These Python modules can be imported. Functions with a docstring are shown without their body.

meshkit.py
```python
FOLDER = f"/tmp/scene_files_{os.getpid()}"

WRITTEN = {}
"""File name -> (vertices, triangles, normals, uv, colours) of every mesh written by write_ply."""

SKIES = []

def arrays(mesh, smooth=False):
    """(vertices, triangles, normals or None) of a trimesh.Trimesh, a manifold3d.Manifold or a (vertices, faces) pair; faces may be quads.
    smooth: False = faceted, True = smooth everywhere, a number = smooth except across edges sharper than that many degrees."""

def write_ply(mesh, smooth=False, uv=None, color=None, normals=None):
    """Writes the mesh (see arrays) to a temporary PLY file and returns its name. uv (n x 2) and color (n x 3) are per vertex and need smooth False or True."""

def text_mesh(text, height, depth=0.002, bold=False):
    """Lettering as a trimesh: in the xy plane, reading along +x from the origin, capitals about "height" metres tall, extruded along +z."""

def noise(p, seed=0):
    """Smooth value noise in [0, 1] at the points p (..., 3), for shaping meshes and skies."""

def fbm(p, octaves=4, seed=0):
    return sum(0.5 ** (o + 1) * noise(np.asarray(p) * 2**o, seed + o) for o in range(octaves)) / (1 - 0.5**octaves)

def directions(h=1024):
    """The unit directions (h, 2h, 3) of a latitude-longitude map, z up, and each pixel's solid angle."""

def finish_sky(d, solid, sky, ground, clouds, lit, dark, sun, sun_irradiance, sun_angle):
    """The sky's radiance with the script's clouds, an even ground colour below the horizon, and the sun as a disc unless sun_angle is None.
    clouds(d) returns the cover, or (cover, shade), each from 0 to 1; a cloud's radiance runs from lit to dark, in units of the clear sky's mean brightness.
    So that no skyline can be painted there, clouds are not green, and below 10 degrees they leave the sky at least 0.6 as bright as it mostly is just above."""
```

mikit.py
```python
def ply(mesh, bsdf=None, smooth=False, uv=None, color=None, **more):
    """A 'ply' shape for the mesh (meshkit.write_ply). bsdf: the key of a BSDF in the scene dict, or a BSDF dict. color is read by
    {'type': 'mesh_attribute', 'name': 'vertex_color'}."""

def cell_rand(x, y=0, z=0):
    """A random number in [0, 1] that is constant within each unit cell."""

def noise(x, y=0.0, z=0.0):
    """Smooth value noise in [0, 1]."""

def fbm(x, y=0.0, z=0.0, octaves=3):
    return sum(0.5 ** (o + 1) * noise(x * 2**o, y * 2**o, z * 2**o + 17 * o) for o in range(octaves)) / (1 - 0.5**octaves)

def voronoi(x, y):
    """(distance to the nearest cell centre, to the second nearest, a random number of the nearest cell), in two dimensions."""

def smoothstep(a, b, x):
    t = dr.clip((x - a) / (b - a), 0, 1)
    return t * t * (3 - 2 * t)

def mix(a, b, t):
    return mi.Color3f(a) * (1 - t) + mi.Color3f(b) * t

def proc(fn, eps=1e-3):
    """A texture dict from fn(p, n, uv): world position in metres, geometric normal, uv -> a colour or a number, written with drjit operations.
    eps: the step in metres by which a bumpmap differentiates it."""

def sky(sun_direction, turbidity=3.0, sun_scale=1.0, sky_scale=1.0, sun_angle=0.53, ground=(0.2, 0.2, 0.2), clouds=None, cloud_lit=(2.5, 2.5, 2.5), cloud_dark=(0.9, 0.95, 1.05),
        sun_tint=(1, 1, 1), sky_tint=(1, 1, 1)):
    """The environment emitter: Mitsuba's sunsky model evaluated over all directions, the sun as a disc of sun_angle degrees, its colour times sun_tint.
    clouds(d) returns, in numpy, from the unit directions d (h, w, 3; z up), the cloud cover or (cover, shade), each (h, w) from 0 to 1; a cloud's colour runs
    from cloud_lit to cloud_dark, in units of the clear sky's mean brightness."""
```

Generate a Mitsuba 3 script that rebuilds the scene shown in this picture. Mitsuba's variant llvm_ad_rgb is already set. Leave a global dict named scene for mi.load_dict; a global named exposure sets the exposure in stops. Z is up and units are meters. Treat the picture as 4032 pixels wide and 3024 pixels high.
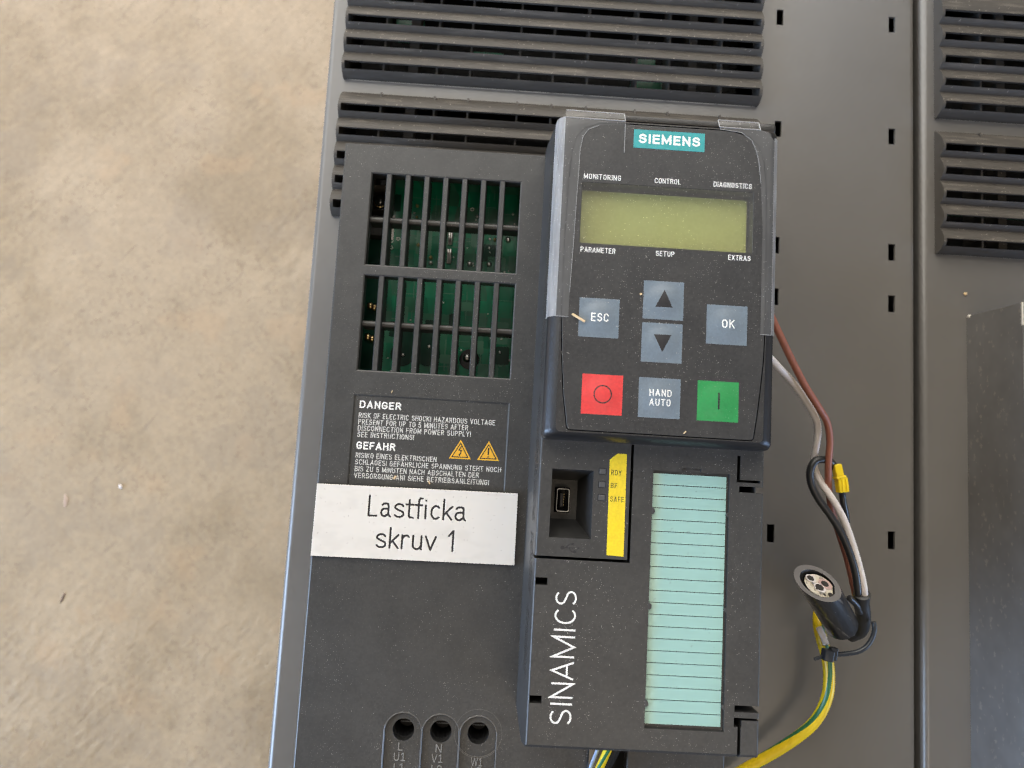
import math, random
import numpy as np, trimesh, manifold3d as m3, shapely, shapely.geometry as sg, shapely.affinity as sa
import drjit as dr, mitsuba as mi, mikit, meshkit
from mikit import proc, noise, fbm, voronoi, cell_rand, smoothstep, mix

T = mi.ScalarTransform4f
scene, labels = {}, {}
rng = np.random.default_rng(7)
random.seed(7)

# ---------------------------------------------------------------- camera (metres; the drive lies on its back on the floor, z up)
UP = np.array([-0.05259848, 0.99306391, -0.10639626])
FWD = np.array([0.02138478, 0.10639626, -0.99409382])
ORIGIN = np.array([0.0, 0.0, 0.540])
scene['camera'] = {'type': 'thinlens', 'fov': 69.385, 'fov_axis': 'x', 'near_clip': 0.01, 'far_clip': 50.0, 'aperture_radius': 0.0008, 'focus_distance': 0.256,
                   'to_world': T().look_at(origin=ORIGIN.tolist(), target=(ORIGIN + FWD).tolist(), up=UP.tolist())}
exposure = -0.13

# ---------------------------------------------------------------- light: a workshop lit by daylight windows on two sides and a long roof light
scene['room_light'] = {'type': 'constant', 'radiance': {'type': 'rgb', 'value': [0.30, 0.275, 0.24]}}


def lamp(key, pos, target, w, h, rgb, label):
    scene[key] = {'type': 'rectangle', 'to_world': T().look_at(origin=pos, target=target, up=[0, 0.01, 1]) @ T().scale([w / 2, h / 2, 1]),
                  'bsdf': {'type': 'diffuse', 'reflectance': {'type': 'rgb', 'value': [0.1, 0.1, 0.1]}},
                  'emitter': {'type': 'area', 'radiance': {'type': 'rgb', 'value': rgb}}}
    labels[key] = {'label': label, 'category': 'window', 'kind': 'structure'}


lamp('daylight_window', [-2.0, -0.70, 0.85], [0, -0.1, 0.25], 1.25, 1.25, [9.2, 12.8, 19.0], 'tall daylight window on the left side of the workshop')
lamp('side_window', [2.3, -0.9, 0.9], [0, -0.1, 0.3], 1.1, 0.9, [5.0, 7.4, 12.0], 'daylight window on the right side of the workshop')
lamp('open_gate', [-0.45, 1.1, 1.0], [-0.15, 0.1, 0.4], 2.2, 1.8, [4.4, 4.2, 3.85], 'open workshop gate letting in daylight beyond the top of the picture')
lamp('warm_lamp', [0.35, -0.95, 2.5], [0.1, 0, 0.2], 1.0, 0.6, [5.0, 4.1, 3.05], 'warm workshop lamp hanging over the near end')

# ---------------------------------------------------------------- materials (procs get metres; q is millimetres)
def mm(p):
    return p.x * 1000, p.y * 1000, p.z * 1000


def specks(x, y, z, cell, amount, seed):
    """Small elongated dust marks, one in some of the cells."""
    u, v = x / cell, y / cell
    cx, cy = dr.floor(u), dr.floor(v)
    r = cell_rand(cx, cy, seed)
    a = cell_rand(cx, cy, seed + 1) * 6.283
    ox, oy = 0.3 + 0.4 * cell_rand(cx, cy, seed + 2), 0.3 + 0.4 * cell_rand(cx, cy, seed + 3)
    dx, dy = u - cx - ox, v - cy - oy
    l, s = dx * dr.cos(a) + dy * dr.sin(a), -dx * dr.sin(a) + dy * dr.cos(a)
    d = dr.sqrt(dr.square(l / (0.12 + 0.2 * cell_rand(cx, cy, seed + 4))) + dr.square(s / 0.11))
    return dr.select(r < amount, (1 - smoothstep(0.6, 1.0, d)) * (0.35 + 0.65 * cell_rand(cx, cy, seed + 5)), 0.0)


def dust_amount(x, y, z, n, k=1.0):
    patch = 0.15 + 1.5 * smoothstep(0.35, 0.8, fbm(x / 11, y / 11, 3.0))
    s = specks(x, y, z, 0.55, 0.15 * k, 11) * 0.6 * patch + 0.55 * specks(x + 3.3, y, z, 0.95, 0.12 * k, 31) * patch
    film = 0.035 * fbm(x / 9, y / 9, 1.0) + 0.04 * fbm(x / 0.7, y / 0.7, 4.0)
    return dr.clip(s + film, 0, 1) * smoothstep(0.3, 0.8, n.z)


def plastic(base, k, tint=(0.42, 0.39, 0.34)):
    def f(p, n, uv):
        x, y, z = mm(p)
        g = 0.86 + 0.28 * fbm(x / 0.45, y / 0.45, z / 0.45)
        return mix(mi.Color3f(base) * g, tint, dust_amount(x, y, z, n, k))
    return f


def grain(p, n, uv):
    x, y, z = mm(p)
    return fbm(x / 0.5, y / 0.5, z / 0.5, 2)


def pr(color, rough=0.5, **k):
    c = proc(color, 1e-4) if callable(color) else {'type': 'rgb', 'value': list(color)}
    return {'type': 'twosided', 'b': {'type': 'principled', 'base_color': c, 'roughness': rough, **k}}


def bump(b, fn, scale, eps=1e-4):
    inner = b['b']
    return {'type': 'twosided', 'b': {'type': 'bumpmap', 't': proc(fn, eps), 'scale': scale, 'b': inner}}


GREY = plastic((0.0238, 0.0236, 0.0232), 0.75)
BLACK = plastic((0.012, 0.012, 0.013), 0.8)
scene['grey_plastic'] = bump(pr(GREY, 0.42, specular=0.5), grain, 0.00006)
scene['black_plastic'] = bump(pr(BLACK, 0.36, specular=0.55), grain, 0.00005)
scene['inlay_plastic'] = bump(pr(plastic((0.017, 0.017, 0.018), 0.9), 0.42, specular=0.5), grain, 0.00003)


def case_color(p, n, uv):
    x, y, z = mm(p)
    g = fbm(x / 40, y / 40, z / 40)
    smear = smoothstep(0.45, 0.75, fbm(x / 22 + 5, y / 9, 2.0))
    c = mix((0.112, 0.105, 0.096), (0.133, 0.126, 0.116), g)
    return mix(c, (0.13, 0.117, 0.10), 0.12 * smear + 0.25 * specks(x, y, z, 3.1, 0.12, 71) * smoothstep(0.3, 0.8, n.z))


def case_rough(p, n, uv):
    x, y, z = mm(p)
    return 0.24 + 0.10 * fbm(x / 30, y / 30, z / 30)


def case_grain(p, n, uv):
    x, y, z = mm(p)
    return fbm(x / 0.9, y / 0.9, z / 0.9, 2)


scene['case_paint'] = bump(pr(case_color, proc(case_rough), specular=0.65), case_grain, 0.00003)


def slat_color(p, n, uv):
    x, y, z = mm(p)
    c = mix((0.052, 0.046, 0.039), (0.064, 0.057, 0.049), fbm(x / 12, y / 3, z / 3))
    d = smoothstep(0.55, 0.8, fbm(x / 14, y / 1.2, 3.0)) * 0.16 + 0.7 * specks(x, y, z, 2.3, 0.12, 51)
    return mix(c, (0.30, 0.26, 0.21), d * smoothstep(0.35, 0.9, n.z))


scene['slat_plastic'] = pr(slat_color, 0.55, specular=0.3)
scene['dark_inside'] = pr((0.012, 0.012, 0.013), 0.6)
scene['dark_seam'] = pr((0.018, 0.018, 0.018), 0.7)


def trowel(x, y):
    """Short trowel marks running up to the right, strong in places, over a pocked skin."""
    a, b = 0.72 * x + 0.69 * y, -0.69 * x + 0.72 * y
    k = 0.22 + 0.6 * smoothstep(0.42, 0.66, fbm(x / 120 + 3, y / 120 - 2.5, 6.0, 2))
    return k * fbm(a / 11, b / 3.6, 2.0, 3) + 0.55 * fbm(x / 4.2, y / 4.2, 5.0, 3) + 0.5 * fbm(x / 16, y / 16, 8.0, 3)


def concrete(p, n, uv):
    x, y, z = mm(p)
    fine = fbm(x / 2.4, y / 2.4, 5.0, 3)
    t = trowel(x, y)
    blotch = fbm(x / 95, y / 95, 9.0, 4)
    c = mix((0.335, 0.256, 0.165), (0.270, 0.202, 0.124), smoothstep(0.36, 0.68, blotch))
    c = c * (0.76 + 0.20 * t + 0.18 * fine)
    ochre = smoothstep(0.62, 0.80, fbm(x / 30 + 7, y / 30, 12.0, 4))
    c = mix(c, (0.40, 0.255, 0.135), 0.22 * ochre)
    grey = smoothstep(0.60, 0.72, fbm(x / 40 + 31, y / 40 + 8, 15.0, 4))
    c = mix(c, (0.255, 0.200, 0.140), 0.30 * grey)
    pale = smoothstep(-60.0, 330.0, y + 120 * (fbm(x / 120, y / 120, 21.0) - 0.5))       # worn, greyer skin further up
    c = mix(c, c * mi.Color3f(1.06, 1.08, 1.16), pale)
    pore = smoothstep(0.56, 0.86, fbm(x / 3.0, y / 3.0, 31.0, 2)) * smoothstep(0.40, 0.62, fbm(x / 30, y / 30, 33.0, 3))
    c = mix(c, (0.165, 0.118, 0.072), 0.24 * pore)
    a, b = 0.62 * x + 0.78 * y, -0.78 * x + 0.62 * y
    gouge = smoothstep(0.74, 0.92, fbm(a / 20 + 4, b / 4.5, 41.0, 3))
    return mix(c, (0.175, 0.135, 0.095), 0.30 * gouge)


def concrete_relief(p, n, uv):
    x, y, z = mm(p)
    return trowel(x, y)


scene['concrete'] = bump(pr(concrete, 0.72, specular=0.35), concrete_relief, 0.0007, 4e-4)


def plate_color(p, n, uv):
    x, y, z = mm(p)
    s = smoothstep(0.5, 0.8, fbm(x / 9, y / 5, 3.0, 4))
    return mix(mix((0.63, 0.592, 0.535), (0.595, 0.558, 0.502), s), (0.35, 0.30, 0.26), 0.6 * specks(x, y, z, 1.7, 0.10, 23))


scene['white_laminate'] = pr(plate_color, 0.38, specular=0.45)


def teal_color(p, n, uv):
    x, y, z = mm(p)
    edge = smoothstep(56.5, 52.0, x) * (0.35 + 0.5 * fbm(x / 3, y / 7, 8.0))
    c = mix((0.29, 0.465, 0.405), (0.275, 0.44, 0.385), fbm(x / 8, y / 0.6, 1.0))
    c = mix(c, (0.46, 0.52, 0.36), 0.55 * edge)
    return mix(c, (0.2, 0.25, 0.22), 0.5 * specks(x, y, z, 2.4, 0.07, 17))


scene['teal_paper'] = pr(teal_color, 0.55, specular=0.3)
scene['logo_teal'] = pr(plastic((0.012, 0.270, 0.265), 0.8, (0.5, 0.5, 0.48)), 0.4)
scene['key_grey'] = pr(plastic((0.135, 0.170, 0.200), 0.3), 0.27, specular=0.7)
scene['key_red'] = pr(plastic((0.62, 0.038, 0.036), 0.6), 0.36)
scene['key_green'] = pr(plastic((0.012, 0.23, 0.055), 0.6), 0.36)
scene['white_print'] = pr(plastic((0.70, 0.68, 0.64), 0.0), 0.5)
scene['pale_print'] = pr(plastic((0.58, 0.56, 0.52), 0.0), 0.5)
scene['black_print'] = pr((0.016, 0.015, 0.016), 0.5)
scene['embossed'] = pr(plastic((0.17, 0.165, 0.155), 0.4), 0.4)
scene['rim_plastic'] = pr(plastic((0.060, 0.058, 0.055), 0.5), 0.32, specular=0.6)
scene['yellow_print'] = pr(plastic((0.78, 0.56, 0.008), 0.1), 0.45)
scene['amber_print'] = pr((0.62, 0.33, 0.02), 0.5)


def lcd_color(p, n, uv):
    x, y, z = mm(p)
    return mix((0.350, 0.375, 0.105), (0.325, 0.345, 0.098), fbm(x / 20, y / 20, 1.0))


scene['lcd_green'] = pr(lcd_color, 0.35)
scene['led_clear'] = pr((0.085, 0.083, 0.08), 0.25)


def lens_haze(p, n, uv):
    x, y, z = mm(p)
    return dr.clip(0.07 + 0.9 * dust_amount(x, y, z, mi.Normal3f(0, 0, 1), 0.9), 0, 1)


def film_haze(p, n, uv):
    x, y, z = mm(p)
    return dr.clip(0.06 + 0.08 * fbm(x / 6, y / 14, z / 6) + 0.30 * smoothstep(0.3, 0.6, dr.abs(n.x)) * (0.4 + 0.9 * fbm(x / 2, y / 9, z / 1.5)) + 0.5 * specks(x, y, z, 0.8, 0.14, 41), 0, 1)


scene['lens'] = {'type': 'blendbsdf', 'weight': proc(lens_haze), 'a': {'type': 'thindielectric', 'int_ior': 1.45}, 'b': {'type': 'twosided', 'b': {'type': 'diffuse', 'reflectance': {'type': 'rgb', 'value': [0.42, 0.40, 0.36]}}}}
scene['clear_film'] = {'type': 'blendbsdf', 'weight': proc(film_haze), 'a': {'type': 'thindielectric', 'int_ior': 1.5},
                       'b': pr((0.58, 0.57, 0.55), 0.25, specular=0.6)}


scene['film_edge'] = {'type': 'blendbsdf', 'weight': 0.30, 'a': {'type': 'thindielectric', 'int_ior': 1.5}, 'b': pr((0.6, 0.6, 0.6), 0.2, specular=0.7)}


def pcb_color(p, n, uv):
    x, y, z = mm(p)
    bx, by = dr.floor(x / 5.3 + 0.7 * noise(y / 9, 3.0)), dr.floor(y / 7.1)
    k = cell_rand(bx, by, 5)
    c = mix((0.004, 0.150, 0.075), (0.011, 0.250, 0.125), k)
    return mix(c, (0.05, 0.14, 0.09), dr.select(cell_rand(bx + 40, by, 6) > 0.72, 0.6, 0.0))


scene['pcb'] = pr(pcb_color, 0.25, specular=0.6)
scene['pcb_dark'] = pr((0.003, 0.040, 0.024), 0.25)
scene['pcb_pale'] = pr((0.07, 0.22, 0.14), 0.35)
scene['solder'] = pr((0.72, 0.70, 0.66), 0.22, metallic=1.0)
scene['brass'] = pr((0.75, 0.55, 0.26), 0.25, metallic=1.0)
scene['steel'] = pr((0.55, 0.54, 0.52), 0.3, metallic=1.0)
scene['dark_steel'] = pr((0.10, 0.09, 0.08), 0.4, metallic=0.8)
scene['gloss_black'] = pr((0.010, 0.012, 0.012), 0.12, specular=0.6)


def bracket_color(p, n, uv):
    x, y, z = mm(p)
    s = fbm(x / 9, y / 9, z / 9, 4)
    w = smoothstep(0.62, 0.8, fbm(x / 5, y / 2.2, z / 2 + 3, 4))
    return mix(mix((0.165, 0.156, 0.146), (0.225, 0.215, 0.205), s), (0.40, 0.35, 0.29), 0.35 * w)


scene['sheet_metal'] = pr(bracket_color, 0.42, metallic=0.6)
scene['raw_edge'] = pr((0.62, 0.58, 0.52), 0.45, metallic=0.6)
scene['brown_wire'] = pr((0.29, 0.100, 0.058), 0.45)
scene['white_wire'] = pr((0.66, 0.60, 0.55), 0.42)
scene['black_wire'] = pr((0.020, 0.020, 0.020), 0.36)
scene['blue_wire'] = pr((0.30, 0.36, 0.46), 0.4)


def earth_color(p, n, uv):
    u = uv.x - 0.30 * uv.y
    u = u - dr.floor(u)
    k = smoothstep(0.08, 0.09, u) * (1 - smoothstep(0.20, 0.21, u)) + smoothstep(0.58, 0.59, u) * (1 - smoothstep(0.70, 0.71, u))
    return mix((0.76, 0.53, 0.010), (0.030, 0.145, 0.055), k)


scene['earth_insulation'] = pr(earth_color, 0.35)
scene['connector_yellow'] = pr((0.80, 0.58, 0.008), 0.4)


def sheath_color(p, n, uv):
    x, y, z = mm(p)
    u = (-0.62 * x - 0.78 * y)
    s = smoothstep(0.58, 0.80, fbm((0.68 * x + 0.73 * y + 0.3 * z) / 1.6, u / 6, 3.0, 4)) * smoothstep(0.35, 0.6, fbm(x / 5, y / 5, z / 5))
    return mix((0.011, 0.011, 0.012), (0.20, 0.175, 0.145), 0.6 * s)


scene['cable_sheath'] = pr(sheath_color, 0.17, specular=0.7)
scene['cut_rubber'] = pr((0.155, 0.140, 0.125), 0.75)
def filler_color(p, n, uv):
    x, y, z = mm(p)
    return mix((0.62, 0.55, 0.42), (0.30, 0.26, 0.20), smoothstep(0.48, 0.70, fbm(x / 1.1, y / 1.1, z / 1.1, 3)))


scene['cream_filler'] = pr(filler_color, 0.35)
scene['pink_core'] = pr((0.50, 0.33, 0.28), 0.5)
scene['tie_plastic'] = pr((0.022, 0.026, 0.032), 0.28)
scene['wood'] = pr((0.58, 0.42, 0.24), 0.7)
scene['pink_flake'] = pr((0.40, 0.30, 0.225), 0.8)
scene['dark_splinter'] = pr((0.17, 0.12, 0.085), 0.8)
scene['dust_flake'] = pr((0.40, 0.375, 0.335), 0.6)

# ---------------------------------------------------------------- helpers (all shapes are given in millimetres)
def as_mesh(m):
    if hasattr(m, 'to_mesh'):
        k = m.to_mesh()
        return trimesh.Trimesh(np.asarray(k.vert_properties)[:, :3], np.asarray(k.tri_verts), process=False)
    if isinstance(m, (list, tuple)) and not isinstance(m[0], np.ndarray):
        return trimesh.util.concatenate([as_mesh(x) for x in m])
    return m


def add(key, mesh, bsdf, smooth=False, label=None, cat=None, group=None, kind=None, uv=None):
    k, i = key, 0
    while k in scene:
        i += 1
        k = f'{key}_{i:03d}'
    mesh = as_mesh(mesh).copy()
    mesh.apply_scale(0.001)
    scene[k] = mikit.ply(mesh, bsdf, smooth, uv=uv)
    tag(k, label, cat, group, kind)
    return k


def tag(k, label=None, cat=None, group=None, kind=None):
    d = {n: v for n, v in (('label', label), ('category', cat), ('group', group), ('kind', kind)) if v}
    if d:
        labels[k] = d


def rect(x0, y0, x1, y1):
    return sg.box(min(x0, x1), min(y0, y1), max(x0, x1), max(y0, y1))


def rrect(x0, y0, x1, y1, r):
    return rect(x0 + r, y0 + r, x1 - r, y1 - r).buffer(r, quad_segs=6)


def tri(poly):
    return trimesh.creation.triangulate_polygon(poly, engine='earcut')


def prism(poly, z0, z1, bev=0.0, bottom=True, rise=0.6):
    """A plate between z0 and z1; bev chamfers the upper edges, those of holes too."""
    out = []
    for g in getattr(poly, 'geoms', [poly]):
        if g.area < 1e-6:
            continue
        inner = g.buffer(-bev, join_style='mitre') if bev else g
        side = trimesh.creation.extrude_polygon(g, (z1 - bev * rise) - z0, engine='earcut')
        v = side.vertices
        n = side.face_normals
        keep = (np.abs(n[:, 2]) < 0.5) | (bottom & (n[:, 2] < -0.5)) | ((bev == 0) & (n[:, 2] > 0.5))
        side.update_faces(keep)
        side.apply_translation([0, 0, z0])
        out.append(side)
        if bev:
            for h in getattr(inner, 'geoms', [inner]):
                p, f = tri(h)
                out.append(trimesh.Trimesh(np.c_[p, np.full(len(p), z1)], f, process=False))
            ring = g.difference(inner)
            for h in getattr(ring, 'geoms', [ring]):
                p, f = tri(h)
                d = shapely.distance(shapely.points(p), g.boundary)
                out.append(trimesh.Trimesh(np.c_[p, np.where(d < bev * 0.5, z1 - bev * rise, z1)], f, process=False))
    m = trimesh.util.concatenate(out)
    # faces that must look up do
    n = m.face_normals
    bad = (n[:, 2] < -0.2) & (m.triangles_center[:, 2] > z0 + 1e-4)
    m.faces[bad] = m.faces[bad][:, ::-1]
    return m


def box(x0, y0, z0, x1, y1, z1):
    m = trimesh.creation.box((abs(x1 - x0), abs(y1 - y0), abs(z1 - z0)))
    m.apply_translation(((x0 + x1) / 2, (y0 + y1) / 2, (z0 + z1) / 2))
    return m


def mbox(x0, y0, z0, x1, y1, z1):
    return m3.Manifold.cube((x1 - x0, y1 - y0, z1 - z0)).translate((x0, y0, z0))


def mprism(pts, z0, z1):
    return m3.Manifold.extrude(m3.CrossSection([np.asarray(pts, float)], m3.FillRule.NonZero), z1 - z0).translate((0, 0, z0))


def along_x(yz, x0, x1):
    """A profile in (y, z) swept along x."""
    m = m3.Manifold.extrude(m3.CrossSection([np.asarray(yz, float)], m3.FillRule.NonZero), x1 - x0)
    return m.transform(np.array([[0, 0, 1, x0], [1, 0, 0, 0], [0, 1, 0, 0.0]]))


def along_y(xz, y0, y1):
    m = m3.Manifold.extrude(m3.CrossSection([np.asarray(xz, float)], m3.FillRule.NonZero), y1 - y0)
    return m.transform(np.array([[1, 0, 0, 0], [0, 0, -1, y1], [0, 1, 0, 0.0]]))


def rounded_box(x0, y0, z0, x1, y1, z1, r=0.3, n=8):
    s = m3.Manifold.sphere(r, n)
    return m3.Manifold.batch_hull([s.translate((x, y, z)) for x in (x0 + r, x1 - r) for y in (y0 + r, y1 - r) for z in (z0 + r, z1 - r)])


def spline(pts, n=10):
    p = np.asarray(pts, float)
    p = np.vstack([2 * p[0] - p[1], p, 2 * p[-1] - p[-2]])
    out = []
    for i in range(1, len(p) - 2):
        for t in np.arange(n) / n:
            a, b, c, d = p[i - 1:i + 3]
            out.append(0.5 * (2 * b + (c - a) * t + (2 * a - 5 * b + 4 * c - d) * t * t + (3 * b - a - 3 * c + d) * t ** 3))
    return np.array(out + [p[-2]])


def tube(pts, r, sides=20, caps=True, flat=1.0):
    """A round tube along the points: (mesh, uv); u runs round it, v along it in units of 20 radii."""
    p = np.asarray(pts, float)
    t = np.gradient(p, axis=0)
    t /= np.linalg.norm(t, axis=1, keepdims=True)
    a = np.cross(t[0], [0.1, 0.2, 1.0])
    fr = []
    for k in range(len(p)):
        a = a - t[k] * (a @ t[k])
        a /= np.linalg.norm(a)
        fr.append((a, np.cross(t[k], a)))
    ang = np.arange(sides + 1) / sides * 2 * np.pi
    rr = np.broadcast_to(r, (len(p),))
    v = np.array([p[k] + rr[k] * (np.cos(ang)[:, None] * fr[k][0] + flat * np.sin(ang)[:, None] * fr[k][1]) for k in range(len(p))])
    L = np.r_[0, np.cumsum(np.linalg.norm(np.diff(p, axis=0), axis=1))]
    uv = np.stack(np.meshgrid(np.arange(sides + 1) / sides, L / (20 * rr.max())), -1).reshape(-1, 2)
    i, j = np.meshgrid(np.arange(len(p) - 1), np.arange(sides), indexing='ij')
    m = sides + 1
    q = np.stack([i * m + j, i * m + j + 1, (i + 1) * m + j + 1, (i + 1) * m + j], -1).reshape(-1, 4)
    f = np.vstack([q[:, [0, 1, 2]], q[:, [0, 2, 3]]])
    V = v.reshape(-1, 3)
    if caps:
        for k, s in ((0, 1), (len(p) - 1, -1)):
            c = len(V)
            V = np.vstack([V, p[k]])
            uv = np.vstack([uv, [0.4, uv[k * m, 1]]])
            tri_ = np.array([[c, k * m + x + 1, k * m + x] for x in range(sides)])
            f = np.vstack([f, tri_[:, ::s]])
    return trimesh.Trimesh(V, f, process=False), uv


def flat_text(s, x, y, z, cap, width=None, bold=False, depth=0.06, right=False):
    """Printed lettering, base line at y, capitals cap tall, squeezed to the given width."""
    m = meshkit.text_mesh(s, cap, depth, bold)
    m.apply_translation([-m.bounds[0][0], 0, 0])
    if width:
        m.apply_scale([width / m.bounds[1][0], 1, 1])
    m.apply_translation([x - (m.bounds[1][0] if right else 0), y, z])
    return m


def strokes(lines, w, caps='round'):
    return shapely.union_all([sg.LineString(l).buffer(w / 2, quad_segs=5, cap_style=caps, join_style='round') for l in lines])


def arc(cx, cy, rx, ry, a0, a1, n=14):
    return [(cx + rx * math.cos(math.radians(a)), cy + ry * math.sin(math.radians(a))) for a in np.linspace(a0, a1, n)]


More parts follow.
